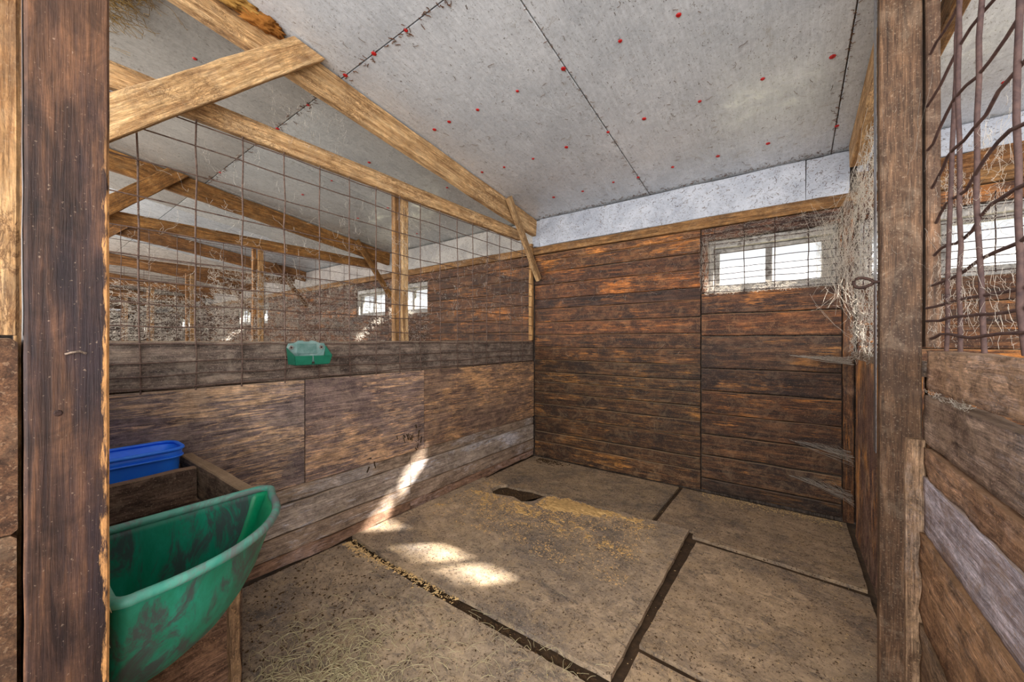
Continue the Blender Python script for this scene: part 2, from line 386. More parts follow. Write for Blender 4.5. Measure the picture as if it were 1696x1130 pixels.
# ------------------------------------------------------------------ back wall
wb = empty('wall_back', (0, 0, 0), kind='structure')
jl = [.0, .17, .285, .46, .60, .73, .85, .955, 1.09, 1.23, 1.37, 1.51, 1.66, 1.77, 1.93, 2.07, 2.20, 2.272]
tl = [1.25, 1.1, 1.0, 1.05, 1.0, .95, 1.0, .85, .8, .95, 1.12, 1.0, .55, 1.45, .8, 1.25, 1.35, 1.1]
warm = {13: (1.5, 1.05, .72), 14: (1.1, .8, .62), 15: (1.4, 1.08, .76), 16: (1.5, 1.2, .9), 12: (.55, .46, .5), 11: (1.15, .88, .68), 10: (1.3, .95, .7), 9: (1.05, .85, .68), 8: (.95, .82, .7)}
for i in range(len(jl)-1):
    z0, z1 = jl[i]+.0025, jl[i+1]-.0025
    out = {3: .012, 5: .010, 6: .006, 4: .004, 1: .006}.get(i, R(0, .004))
    slab('plank', (.02, .013-out, (z0+z1)/2), (1.728, .013-out+R(-.002, .002), (z0+z1)/2+R(-.003, .003)), (0, 0, 1), z1-z0, .028, M['wall'], wb, warm.get(i, (tl[i]*1.0, tl[i]*.95, tl[i]*.84)), 8, .003)
jr = [.015, .118, .322, .50, .678, .875, 1.068, 1.342, 1.532, 1.712]
tr_ = [(.55, .55, .6), (1.05, 1.0, .95), (.98, .88, .78), (.9, .78, .7), (.95, .78, .66), (.72, .66, .68), (.82, .76, .76), (1.35, 1.0, .74), (1.0, .82, .76)]
for i in range(len(jr)-1):
    z0, z1 = jr[i]+.005, jr[i+1]-.005
    slab('plank', (1.742, -.004+R(-.003, .003), (z0+z1)/2), (2.655, -.004+R(-.003, .003), (z0+z1)/2+R(-.004, .004)), (0, 0, 1), z1-z0, .03, M['wall'], wb, tr_[i], 6, .003)
# board over the window, boards beside it
slab('plank', (1.742, -.002, 2.212), (2.655, -.002, 2.212), (0, 0, 1), .105, .03, M['wall'], wb, (.8, .66, .72), 4)
slab('plank', (1.768, .004, 1.715), (1.768, .004, 2.16), (1, 0, 0), .05, .03, M['wall'], wb, (1.3, .95, .8), 3)
slab('plank', (2.65, .004, 1.715), (2.65, .004, 2.16), (1, 0, 0), .022, .03, M['wall'], wb, (.9, .7, .6), 3)
slab('corner_board', (2.692, -.012, .0), (2.692, -.012, 2.30), (1, 0, 0), .06, .03, M['wall'], wb, (1.15, .95, .78), 8)
slab('wall_plate', (-21.6, .002, 2.318), (5.4, .002, 2.318), (0, 0, 1), .085, .06, M['amber'], wb, (.82, .78, .72), 30, .004)
slab('backing', (-8.1, .05, -.06), (-8.1, .05, 1.712), (1, 0, 0), 27, .03, M['rail'], wb, .5)
slab('backing', (-8.1, .05, 2.155), (-8.1, .05, 2.70), (1, 0, 0), 27, .03, M['rail'], wb, .5)
WX = sorted([(1.792, 2.645), (2.755, 3.61), (-2.60, -1.80), (-3.61, -2.80), (-8.02, -7.2), (-9.01, -8.2), (-13.42, -12.6), (-14.41, -13.6), (-18.82, -18.0), (-19.81, -19.0)])
xe = -21.6
for (a, b) in WX+[(5.4, 5.4)]:
    if a-xe > .01: slab('backing', (xe, .05, 1.934), (a, .05, 1.934), (0, 0, 1), .45, .03, M['rail'], wb, .5, 2)  # unseen backing between windows, added to stop light leaking through plank seams
    xe = b
# white board under the ceiling
slab('plank', (2.74, -.012, 2.38), (5.4, -.012, 2.40), (0, 0, 1), .21, .03, M['amber'], wb, (.75, .62, .52), 16, .01)
slab('white_board', (2.74, -.010, 2.575), (5.4, -.010, 2.575), (0, 0, 1), .18, .03, M['white'], wb, .95, 6)
for (a, b, t) in ((2.60, .10, 1.0), (-.0, -2.7, (.86, .76, .62)), (-2.7, -8.1, (.8, .68, .55)), (-8.1, -21.6, (.8, .68, .55))):
    if a == 2.60: a = 2.45
    slab('white_board', (b, -.012, 2.512), (a, -.012, 2.512), (0, 0, 1), .30, .03, M['white'], wb, t, 12, .004)
slab('white_board', (2.455, -.012, 2.512), (2.70, -.012, 2.508), (0, 0, 1), .30, .03, M['white'], wb, .97, 3, .004)
slab('white_board', (.0, -.012, 2.512), (.10, -.012, 2.508), (0, 0, 1), .29, .03, M['white'], wb, .93, 3, .004)

def window(n, x0, x1, label):
    """two-light window set deep in the wall"""
    z0, z1 = 1.712, 2.155
    wn = empty('window_%d' % n, ((x0+x1)/2, .06, z0), kind='structure')
    f = M['frame']
    for (a, b, W_) in (((x0, .07, z0+.018), (x1, .07, z0+.018), .036), ((x0, .07, z1-.03), (x1, .07, z1-.03), .06)):
        slab('frame_rail', a, b, (0, 0, 1), W_, .10, f, wn, None, 4, .002)
    for x in (x0+.018, x1-.018): slab('frame_stile', (x, .07, z0+.03), (x, .07, z1-.05), (1, 0, 0), .036, .10, f, wn, None, 3, .002)
    slab('sash_rail', (x0+.036, .09, z0+.05), (x1-.036, .09, z0+.05), (0, 0, 1), .032, .03, f, wn, .8, 4, .002)
    slab('sash_rail', (x0+.036, .09, z1-.078), (x1-.036, .09, z1-.078), (0, 0, 1), .034, .03, f, wn, .8, 4, .002)
    for x in (x0+.055, x1-.065): slab('sash_stile', (x, .09, z0+.06), (x, .09, z1-.09), (1, 0, 0), .04 if x < x1-.1 else .06, .03, f, wn, .9, 3, .002)
    xm = x0+(x1-x0)*.50
    slab('mullion', (xm, .088, z0+.04), (xm, .088, z1-.07), (1, 0, 0), .045, .04, f, wn, .7, 3, .002)
    for (a, b) in ((x0+.07, xm-.02), (xm+.02, x1-.09)):
        slab('pane', (a, .10, (z0+z1)/2), (b, .10, (z0+z1)/2), (0, 0, 1), z1-z0-.1, .003, M['glass'], wn, None, 1, 0, .001)
    return wn
window(1, 1.792, 2.645, '')
window(2, 2.755, 3.61, '')
window(3, -2.60, -1.80, '')
window(4, -3.61, -2.80, '')
for i, x in enumerate((-7.2, -8.2-.81, -12.6, -14.41, -18.0, -19.81)):
    window(5+i, x-.82 if x > -8 or x in (-12.6, -18.0) else x, x if x > -8 or x in (-12.6, -18.0) else x+.81, '')

def bay_back(xa, xb, wx, tint):
    """plank facing of a neighbouring bay with a hole for its window between wx"""
    zz = [0, .3, .6, .9, 1.1, 1.25, 1.4, 1.55, 1.71, 1.86, 2.01, 2.16, 2.272]
    far = xb < -5.5
    for i in range(len(zz)-1):
        z0, z1 = zz[i]+.002, zz[i+1]-.002
        k = R(.75, 1.2)
        t = tuple(k*v for v in tint)
        segs = [(xa, xb)] if not (1.70 < z0 and z1 < 2.17) else [(xa, wx[0]), (wx[1], xb)]
        for (p, q) in segs:
            if q-p < .04: continue
            slab('plank', (p+.003, .005+R(-.003, .003), (z0+z1)/2), (q-.003, .005, (z0+z1)/2), (0, 0, 1), z1-z0, .03, M['wall'], wb, t, 3, .002)
bay_back(-2.7, -.02, (-2.60, -1.80), (1.1, .86, .68))
bay_back(-5.4, -2.7, (-3.61, -2.80), (1.0, .8, .7))
bay_back(2.74, 5.4, (2.755, 3.61), (1.2, .98, .8))
bay_back(-8.1, -5.4, (-8.02, -7.2), (1.2, 1.0, .9))
bay_back(-10.8, -8.1, (-9.01, -8.2), (1.2, 1.0, .9))
bay_back(-13.5, -10.8, (-13.42, -12.6), (1.2, 1.0, .9))
bay_back(-16.2, -13.5, (-14.41, -13.6), (1.2, 1.0, .9))
bay_back(-18.9, -16.2, (-18.82, -18.0), (1.2, 1.0, .9))
bay_back(-21.6, -18.9, (-19.81, -19.0), (1.2, 1.0, .9))

# ------------------------------------------------------------------ partitions
def rough_wire(p0, p1, n, j, axis_free):
    p0, p1 = Vector(p0), Vector(p1); out = []
    ph = R(0, 6)
    for i in range(n+1):
        t = i/n; p = p0.lerp(p1, t)
        if 0 < i < n:
            for ax, amp in axis_free: p[ax] += R(-j, j)*amp
        out.append(p)
    return out
ZW = [2.36, 2.25, 2.105, 1.94, 1.80, 1.68, 1.57, 1.47, 1.365, 1.285, 1.20, 1.14, 1.085]
def mesh_panel(x, y0, y1, label, zs=ZW, r=.0026, mat=None, step=.2, off=0, ztop=2.40, zbot=1.06, indiv=True, j=.006, tint=None):
    mat = mat or M['rust']
    p = empty('wire_mesh', (x, y0, zbot), label=label, cat='wire mesh')
    ys = []; y = y0+off
    while y < y1-.02: ys.append(y); y += step
    V = [rough_wire((x, yy+R(-.008, .008), zbot), (x, yy+R(-.008, .008), ztop), 9, j, ((0, .6), (1, .8))) for yy in ys]
    H = [rough_wire((x+.004, y0, z), (x+.004, y1, z), 24, j, ((0, .9), (2, 1.0 if z < 1.5 else .55))) for z in zs]
    if indiv:
        for l in V: tubes('vertical_wire', [l], r*1.15, mat, p, 5, tint)
        for l in H: tubes('horizontal_wire', [l], r, mat, p, 5, tint)
    else:
        for nm, ls in (('vertical_wires', V), ('horizontal_wires', H)): tag(tubes(nm, ls, r, mat, p, 3, tint), kind='stuff')
    return p

def partition(k, x, name, detail=True):
    """low plank wall under a mesh, on the line between two stalls"""
    w_ = empty(name, (x, YF, 0), kind='structure')
    return w_
wl = partition(0, 0, 'wall_left')
# our side of the left partition: planks on the core, plywood above, top rail
for (z0, z1, t, m, o) in ((.0, .07, (.85, .62, .5), 'low', .0), (.075, .185, (1.0, .9, .82), 'low', .002), (.19, .355, (1.12, 1.12, 1.14), 'low', .0), (.36, .445, (.86, .78, .7), 'low', -.004)):
    a = -3.5
    while a < -.03:
        b = min(-.02, a+(1.75 if a < -3 else 1.8))
        slab('plank', (-.005+o, a+.002, (z0+z1)/2), (-.005+o, b-.002, (z0+z1)/2), (0, 0, 1), z1-z0, .03, M[m], wl, t, 14, .004 if z0 else .010)
        a = b
for (a, b, t) in ((-3.5, -2.537, (1.0, .98, 1.0)), (-2.53, -1.62, (1.06, .98, .95)), (-1.615, -.02, (1.05, .88, .7))):
    slab('plywood_panel', (.004, a, .758), (.004, b, .758), (0, 0, 1), .622, .018, M['ply'], wl, t, 10, .0015)
slab('top_rail', (-.02, -3.5, 1.184), (-.02, -.02, 1.184), (0, 0, 1), .226, .04, M['rail'], wl, 1, 16, .003)
slab('cap_rail', (-.075, -3.5, 1.28), (-.075, -.02, 1.28), (0, 0, 1), .04, .06, M['rail'], wl, .9, 16, .003)
slab('core', (-.06, -3.5, .56), (-.06, -.02, .56), (0, 0, 1), 1.1, .06, M['rail'], wl, .7, 4)
slab('end_post', (-.01, -.04, 1.31), (-.01, -.04, 2.40), (1, 0, 0), .04, .045, M['pale'], wl, (.9, .78, .6), 5)
mesh_panel(.014, -3.45, -.06, 'rusty wire mesh stretched above the left plank partition, nearest on the left', off=.2, r=.0034)

for (y, z, n, sx, sz) in ((-1.70, .555, 16, .035, .05), (-1.78, .585, 8, .06, .012), (-2.08, .475, 6, .03, .02)):
    for q in range(n):
        yy, zz_ = random.gauss(y, sx), random.gauss(z, sz)
        slab('splinter', (.0135, yy, zz_), (.0145+R(0, .008), yy+R(-.02, .02), zz_+R(-.05, .01)), (0, 1, 0), R(.004, .012), .003, M['soil'], wl, R(.6, 1.4), 1, .0005, .0005)
PO = {}
def post_pair(k, x, y):
    lab = ('two-piece wooden post with a ragged edge standing on the left partition' if k == 0 else
           'wooden post on the %s partition beyond the left one' % WORDS[k])
    p = empty('post', (x-.04, y, 1.25), label=lab, cat='post')
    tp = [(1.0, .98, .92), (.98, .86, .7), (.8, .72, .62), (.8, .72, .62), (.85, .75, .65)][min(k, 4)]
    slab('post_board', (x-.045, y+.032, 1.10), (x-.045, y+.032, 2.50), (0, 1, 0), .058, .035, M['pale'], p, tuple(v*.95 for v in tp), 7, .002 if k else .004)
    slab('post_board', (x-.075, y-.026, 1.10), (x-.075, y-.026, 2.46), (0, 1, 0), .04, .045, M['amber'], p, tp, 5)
    return p
def timbers(k, x, side=1):
    """rafter, tie beam and knee braces in the roof above a partition"""
    where = 'above the left partition' if k == 0 else 'above the %s partition beyond the left one' % WORDS[k]
    nm = 'nearest' if k == 0 else WORDS[k]
    m, m2 = (M['pale'], M['pale']) if k == 0 else (M['amber'], M['amber'])
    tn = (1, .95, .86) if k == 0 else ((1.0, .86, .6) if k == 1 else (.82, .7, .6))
    n = Vector((0, .131, 1)).normalized()
    a = Vector((x+.03, -.03, ZC(-.03)-.1)); b = Vector((x+.03, -4.6, ZC(-4.6)-.1))
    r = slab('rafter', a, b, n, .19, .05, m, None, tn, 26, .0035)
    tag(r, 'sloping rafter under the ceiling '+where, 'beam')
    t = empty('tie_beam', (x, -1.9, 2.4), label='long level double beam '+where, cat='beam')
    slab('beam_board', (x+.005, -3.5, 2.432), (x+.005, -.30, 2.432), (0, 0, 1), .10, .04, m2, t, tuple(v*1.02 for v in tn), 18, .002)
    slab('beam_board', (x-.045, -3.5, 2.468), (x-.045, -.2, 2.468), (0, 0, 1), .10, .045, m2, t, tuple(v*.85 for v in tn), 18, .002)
    c = slab('knee_brace', (x+.105, -.62, 2.73), (x+.085, -.03, 1.99), (0, .74, .62), .075, .04, M['amber'] if k else M['pale'], None, tuple(v*.8 for v in tn), 6)
    tag(c, 'short brace from rafter to back wall '+where, 'brace')
    if k < 4:
        c = slab('knee_brace', (x+.10, -3.50, 2.065), (x+.10, -2.50, 3.048), (0, -.7, .715), .138, .045, m, None, tuple(v*1.04 for v in tn), 14)
        bm = bmesh.new(); bm.from_mesh(c.data); bm.transform(c.matrix_basis)
        r_ = bmesh.ops.bisect_plane(bm, geom=bm.verts[:]+bm.edges[:]+bm.faces[:], plane_co=(0, 0, 2.67-.012), plane_no=(0, .131, 1), clear_outer=True)
        bmesh.ops.holes_fill(bm, edges=[e for e in bm.edges if e.is_boundary], sides=0); bm.transform(c.matrix_basis.inverted()); bm.to_mesh(c.data); bm.free()
        tag(c, ('wide pale' if k == 0 else 'dusty amber')+' slanting brace at the front '+where, 'brace')
YP = -1.80
for k in range(0, 8):
    x = PX[k]
    post_pair(k, x, YP); timbers(k, x)
    if k:
        wq = partition(k, x, 'wall_stall_%s' % WORDS[k])
        zz = [(.02, .30), (.305, .60), (.605, .90), (.905, 1.12), (1.125, 1.29)]
        for (z0, z1) in zz:
            slab('plank', (x-.02, -3.5, (z0+z1)/2), (x-.02, -.02, (z0+z1)/2), (0, 0, 1), z1-z0, .045, M['rail'], wq, R(.7, .95), 5, .003)
        mesh_panel(x+.012, -3.45, -.06, 'rusty wire mesh on the %s partition beyond the left one' % WORDS[k], off=.1, indiv=(k <= 1), r=.0026 if k < 3 else .003, tint=.95)
slab('wall_end', (-21.62, -4.7, 1.3), (-21.62, .1, 1.3), (0, 0, 1), 2.7, .05, M['rail'], None, .9); tag(bpy.data.objects['wall_end'], kind='structure')

# right partition
wr = empty('wall_right', (2.735, YF, 0), kind='structure')
# rear half: plywood sheet chewed at the edge, planks behind it
slab('plywood_panel', (2.712, -.70, .02), (2.712, -.70, 1.18), (0, 1, 0), .80, .02, M['orangeply'], wr, (1.5, 1.3, 1.1), 10, .004)
slab('plywood_panel', (2.706, -1.435, .02), (2.706, -1.435, 1.18), (0, 1, 0), .655, .02, M['orangeply'], wr, (1.5, 1.25, 1.05), 10, .004)
for i, (z0, z1) in enumerate(((.02, .2), (.205, .38), (.385, .56), (.565, .75), (.755, .93), (.97, 1.18))):
    slab('plank', (2.742, -1.76, (z0+z1)/2), (2.742, -.04, (z0+z1)/2), (0, 0, 1), z1-z0, .03, M['wall'], wr, (1.15, .95, .85), 8, .004)
slab('top_rail', (2.735, -1.76, 1.20), (2.735, -.04, 1.20), (0, 0, 1), .05, .06, M['mud'], wr, .9, 10, .006)
# near half: rails and boards
def rugged(name, a, b, W, T, mat, tint, amp, parent, segs=60, rows=7):
    """thick uneven mud-caked board: finely divided and displaced"""
    mx, L = frame(a, b, (0, 0, 1))
    bm = bmesh.new(); bmesh.ops.create_cube(bm, size=1)
    bmesh.ops.scale(bm, vec=(L, W, T), verts=bm.verts)
    ex = [e for e in bm.edges if abs(e.verts[0].co.x-e.verts[1].co.x) > L*.5]; bmesh.ops.subdivide_edges(bm, edges=ex, cuts=segs, use_grid_fill=True)
    ey = [e for e in bm.edges if abs(e.verts[0].co.y-e.verts[1].co.y) > W*.5]; bmesh.ops.subdivide_edges(bm, edges=ey, cuts=rows, use_grid_fill=True)
    s0 = R(0, 50)
    for v in bm.verts:
        c = v.co; d = noise.noise(Vector((c.x*16+s0, c.y*22, c.z*20)))*amp+noise.noise(Vector((c.x*45+s0, c.y*60, c.z*40)))*amp*.5
        v.co.z += d*(1 if c.z > 0 else .3)*-1 if False else d
        v.co.y += noise.noise(Vector((c.x*9+s0, 3, c.z*9)))*amp
    me = bpy.data.meshes.new(name); bm.to_mesh(me); bm.free()
    return link(name, me, mat, parent, mx, tint, True)
rugged('top_rail', (2.738, -3.5, 1.195), (2.738, -1.80, 1.205), .125, .05, M['mud'], (1.3, 1.12, 1.0), .006, wr)
rugged('middle_rail', (2.728, -3.5, 1.035), (2.728, -1.80, 1.045), .155, .045, M['mud'], (.95, .9, .92), .004, wr)
rugged('plank', (2.716, -3.5, .908), (2.716, -1.85, .912), .088, .035, M['mud'], (1.1, .86, .70), .006, wr)
rugged('plank', (2.712, -3.5, .772), (2.712, -1.85, .775), .178, .03, M['whiteboard'], (1.1, 1.07, 1.1), .003, wr)
rugged('plank', (2.706, -3.5, .535), (2.706, -1.85, .540), .285, .035, M['mud'], (1.1, .84, .62), .007, wr)
rugged('plank', (2.706, -3.5, .205), (2.706, -1.85, .205), .36, .035, M['mud'], (.8, .68, .55), .006, wr)
slab('backing', (2.765, -3.5, .56), (2.765, -1.8, .56), (0, 0, 1), 1.05, .02, M['rail'], wr, .5)
slab('batten', (2.685, -1.80, .0), (2.685, -1.80, .975), (1, 0, 0), .045, .05, M['mud'], wr, (1.1, .95, .78), 14, .003)
slab('batten', (2.728, -1.79, .0), (2.728, -1.79, .96), (1, 0, 0), .035, .04, M['rpost'], wr, (.95, .7, .5), 10, .003)
mesh_panel(2.728, -1.70, -.04, 'wire mesh above the right partition behind the right post, hung with cobwebs', off=.1, r=.0026, mat=M['darkwire'])
# near wire: heavier, bulging
mp = empty('wire_mesh', (2.73, -3.5, 1.27), label='dark thick wire mesh bulging above the mud-caked right rails, nearest the viewer', cat='wire mesh')
for i, yy in enumerate((-1.93, -2.03, -2.20, -2.40, -2.60, -2.80, -3.0, -3.2, -3.4)):
    top = yy+(-.02 if i else -.13)
    pts = []
    for q in range(13):
        t = q/12; z = 1.27+t*1.15
        pts.append((2.73-.012*math.sin(t*3.1)+R(-.003, .003), yy+(top-yy)*t+.03*math.sin(t*3.0+i*.4)*(-1 if i < 2 else .6)+R(-.004, .004), z))
    tubes('vertical_wire', [pts], .0054, M['darkwire'], mp, 6)
for i, z in enumerate((1.315, 1.365, 1.41, 1.475, 1.575, 1.69, 1.81, 1.94, 2.08, 2.24)):
    pts = []
    for q in range(27):
        t = q/26; y = -1.79-t*1.7
        dz = .045*math.sin(t*2.6) if z > 1.45 else 0
        pts.append((2.725-.01*math.sin(t*9+i)+R(-.002, .002), y, z+dz+R(-.005, .005)+.012*math.sin(y*15+i)*(1 if z > 1.5 else .3)))
    tubes('horizontal_wire', [pts], .0042, M['darkwire'], mp, 6)
# right post in two boards
rp = empty('post', (2.65, -1.77, 0), label='tall brown wooden post of two boards at the right, iron eye in its edge', cat='post')
slab('post_board', (2.6535, -1.775, -.02), (2.6535, -1.775, 2.80), (1, 0, 0), .103, .05, M['rpost'], rp, (.95, .9, .86), 10, .0012)
slab('post_board', (2.7295, -1.775, 1.28), (2.7295, -1.775, 2.80), (1, 0, 0), .034, .05, M['rpost'], rp, (1.0, .92, .88), 8, .001)
slab('edge_strip', (2.598, -1.745, .9), (2.598, -1.745, 2.6), (0, 1, 0), .04, .003, M['screw'], rp, (.55, .58, .66), 3, .0005)
# eye bolt
ring = []
for q in range(17):
    a = 2*math.pi*q/16+math.pi*.02
    ring.append((2.565-.026*math.cos(a)*-1*(1)-.004, -1.79, 1.508+.017*math.sin(a)*(1-.35*math.cos(a))))
eb = empty('eye_bolt', (2.6, -1.79, 1.508), label='rusty iron eye bolt sticking out of the left edge of the right post', cat='bolt')
tubes('eye', [ring], .0052, M['iron'], eb, 8); tubes('shank', [[(2.583, -1.79, 1.508), (2.604, -1.79, 1.508)]], .005, M['iron'], eb, 8)
# rafter on the right
r = slab('rafter', (2.735, -.10, ZC(-.10)-.09), (2.735, -4.6, ZC(-4.6)-.09), Vector((0, .131, 1)).normalized(), .17, .09, M['pale'], None, (1.0, .93, .85), 16, .002)
tag(r, 'pale sloping rafter beside the top of the right post', 'beam')
tb = slab('tie_beam', (2.80, -3.5, 2.45), (2.80, -.2, 2.45), (0, 0, 1), .10, .045, M['amber'], None, .9, 10); tag(tb, 'level beam above the right partition, mostly behind the right post', 'beam')

# stall front, left of the doorway
wf = empty('wall_front', (.65, -3.6, 0), kind='structure')
for (z0, z1, t) in ((.0, .30, (.95, .85, .78)), (.305, .63, (.9, .8, .72)), (.635, .968, (1.0, .88, .76)), (.973, 1.305, (1.15, .95, .8))):
    slab('plank', (.02, -3.622, (z0+z1)/2), (1.286, -3.622, (z0+z1)/2), (0, 0, 1), z1-z0, .05, M['rpost'], wf, t, 6, .002, .006)
slab('jamb_board', (1.262, -3.622, 1.31), (1.262, -3.622, 3.05), (1, 0, 0), .07, .055, M['pale'], wf, (.82, .74, .66), 6, .0015)
bp = slab('post', (1.235, -3.54, -.02), (1.235, -3.54, 3.02), (0, 1, 0), .10, .13, M['bigpost'], None, (.95, .9, .84), 40, .0006, .004)
tag(bp, 'broad dark timber post at the left of the doorway with a chipped pale corner', 'post')
hole = disc('nail_hole', (1.3005, -3.553, 1.172), (1, 0, 0), .006, .001, M['iron'], bp, 8)
tubes('staple', [[(1.301, -3.52, 1.277), (1.305, -3.528, 1.281), (1.304, -3.538, 1.279), (1.301, -3.545, 1.276)]], .0022, M['rail'], bp, 5)
fpst = slab('post', (.05, -3.54, 0), (.05, -3.54, 3.0), (0, 1, 0), .09, .09, M['amber'], None, .9, 8); tag(fpst, 'corner post at the stall front behind the feeders', 'post')

# wire over the window
wm = empty('window_grille', (2.2, -.035, 1.70), label='wire grid over the small back window', cat='wire mesh')
for i, x in enumerate((1.735, 1.845, 2.057, 2.262, 2.468, 2.625)):
    tubes('vertical_wire', [rough_wire((x, -.035, 1.70), (x, -.035, 2.215+(.05 if 0 < i < 5 else 0)), 8, .003, ((0, 1), (1, .5)))], .0034, M['iron'], wm, 5)
for z in (1.715, 1.765, 1.815, 1.86, 1.91, 1.97, 2.035, 2.115, 2.21):
    tubes('horizontal_wire', [rough_wire((1.735, -.037, z), (2.665, -.037, z), 12, .003, ((2, 1), (1, .5)))], .0030, M['iron'], wm, 5)
wm2 = empty('window_grille', (3.2, -.035, 1.70), label='wire grid over the window seen through the right-hand mesh', cat='wire mesh')
for x in (2.80, 3.01, 3.362, 3.56):
    tubes('vertical_wire', [rough_wire((x, -.035, 1.72), (x, -.035, 2.215), 8, .003, ((0, 1), (1, .5)))], .0034, M['iron'], wm2, 5)
for z in (1.73, 1.775, 1.82, 1.87, 1.92, 1.98, 2.05, 2.13):
    tubes('horizontal_wire', [rough_wire((2.76, -.037, z), (3.65, -.037, z), 12, .003, ((2, 1), (1, .5)))], .0030, M['iron'], wm2, 5)

# ------------------------------------------------------------------ rubber mats
def rmat(pts, z, t, label, tint, ne=.003):
    o = poly_prism('rubber_mat', pts, z, z+t, M['mat'], None, tuple(v*.93 for v in tint), ne); tag(o, label, 'mat'); return o
rmat([(.03, -3.48), (1.80, -3.48), (1.80, -2.29), (.9, -2.30), (.03, -2.285)], -.022, .020, 'dusty rubber mat at the front of the stall strewn with hay', (1.0, .97, .93))
mat_c = rmat([(.02, -2.235), (.45, -2.255), (1.0, -2.24), (1.795, -2.225), (1.80, -.83), (1.45, -.845), (.98, -.87), (.74, -.885), (.71, -.97), (.69, -1.08), (.62, -1.14), (.52, -1.10), (.42, -1.13), (.34, -1.15), (.27, -1.09), (.27, -.98), (.32, -.92), (.02, -.90)], -.012, .024, 'large rubber mat in the middle of the floor with a gouge in its back edge', (1.03, .98, .92))
rmat([(.03, -.03), (1.56, -.03), (1.545, -.80), (.75, -.845), (.70, -.85), (.66, -.88), (.55, -.87), (.42, -.91), (.32, -.915), (.03, -.89)], -.022, .020, 'dusty mat against the back wall in the far left corner', (.86, .80, .72))
rmat([(1.595, -.035), (2.68, -.035), (2.68, -.93), (2.2, -.90), (1.83, -.88), (1.825, -.80), (1.58, -.80)], -.022, .020, 'dark dusty mat under the window along the back wall', (.84, .77, .70))
rmat([(1.865, -.945), (2.2, -.955), (2.68, -1.0), (2.68, -2.03), (1.83, -1.99)], -.022, .019, 'dusty rubber mat at the right beside the middle mat', (.93, .86, .78))
rmat([(1.84, -2.03), (2.68, -2.07), (2.68, -3.48), (1.84, -3.48)], -.022, .019, 'mat at the doorway, only its back corner in view', (.95, .88, .8))

# ------------------------------------------------------------------ loose matter on the floor
def chips(name, n, fn, size, mat, label, tint=None, flat=.4, cat='debris'):
    vs, fs = [], []
    for _ in range(n):
        x, y, z = fn(); s = size[0]+(size[1]-size[0])*R(0, 1)**2; a = R(0, 6.3); l = s*R(.8, 2.2); b0 = len(vs)
        ca, sa = math.cos(a), math.sin(a)
        for (u, v, h) in ((-l, -s, 0), (l, -s*.7, 0), (l*.8, s, 0), (-l*.7, s*.8, 0), (R(-.3, .3)*l, 0, s*flat*2)):
            vs.append((x+u*ca-v*sa, y+u*sa+v*ca, z+h))
        fs += [(b0, b0+1, b0+4), (b0+1, b0+2, b0+4), (b0+2, b0+3, b0+4), (b0+3, b0, b0+4)]
    me = bpy.data.meshes.new(name); me.from_pydata(vs, [], fs); me.update()
    return tag(link(name, me, mat, None, None, tint), label, cat, kind='stuff')
def clus(cx, cy, sx, sy, z=-.001):
    def f():
        return (min(2.66, max(.03, random.gauss(cx, sx))), min(-.04, max(-3.4, random.gauss(cy, sy))), z)
    return f
def everywhere():
    x, y = R(.04, 2.64), R(-3.4, -.05)
    return (x, y, .0115 if x < 1.79 and -2.22 < y < -.95 else -.002)
chips('floor_dirt', 3600, everywhere, (.0012, .0038), M['dung'], 'dark crumbs of dirt scattered over the mats')
chips('shaving_crumbs', 2600, everywhere, (.0010, .0028), M['sawdust'], 'pale shavings scattered over the mats')
chips('dung_crumbs', 900, clus(.5, -2.75, .3, .3), (.0010, .0055), M['dung'], 'larger dark crumbs on the front mat by the left wall')
def line_seam():
    t = R(0, 1)**1.4; return (.05+t*.95, -2.262+random.gauss(0, .02)+(-.03 if t < .5 else 0), -.002)
chips('seam_shavings', 700, line_seam, (.002, .006), M['sawdust'], 'pale shavings caught along the front edge of the middle mat', 1.15)
chips('wall_foot_dirt', 900, lambda: (R(1.75, 2.66), -.04-abs(random.gauss(0, .06)), -.002), (.0015, .005), M['sawdust'], 'crumbs along the foot of the wall under the window', .8)
chips('gap_dirt', 900, lambda: (R(.0, 1.8), R(-2.29, -2.24), -.02), (.002, .006), M['dung'], 'dark dirt packed in the gap before the middle mat', .9)
chips('gouge_dirt', 500, lambda: (R(.3, .68), R(-1.10, -.90), -.021), (.003, .009), M['dung'], 'dark clods in the gouge at the back edge of the middle mat', .8)
chips('corner_dirt', 260, lambda: (.12+abs(random.gauss(.12, .1)), -.06-abs(random.gauss(0, .06)), -.002), (.003, .009), M['dung'], 'dark clods at the foot of the far left corner', .8)
# a layer of sawdust heaped on the back of the middle mat
bm = bmesh.new(); NX, NY = 260, 150; gv = {}
def sd(x, y):
    c = -.97-.06*math.sin(x*3) if x > .6 else -1.1
    m = math.exp(-((y-c-.0)/.10)**2)*math.exp(-((x-1.02)/.34)**2)*1.25+math.exp(-((y+1.27)/.13)**2)*math.exp(-((x-.9)/.35)**2)*.4+math.exp(-((y+1.15)/.2)**2)*math.exp(-((x-.45)/.25)**2)*.5
    return m-.40+noise.noise(Vector((x*5, y*7, 1)))*.45+noise.noise(Vector((x*16, y*22, 4)))*.40+noise.noise(Vector((x*45, y*60, 4)))*.45-.04
for i in range(NX+1):
    for j in range(NY+1):
        x = .1+1.6*i/NX; y = -1.62+.79*j/NY
        if .26 < x < .73 and y > -1.155: v = -.5
        elif y > -.875+.06*math.sin(x*9)*.3: v = -.3
        else: v = sd(x, y)
        gv[i, j] = (x, y, .0118+max(-.004, min(.010, v*.02)), v)
vv = {}
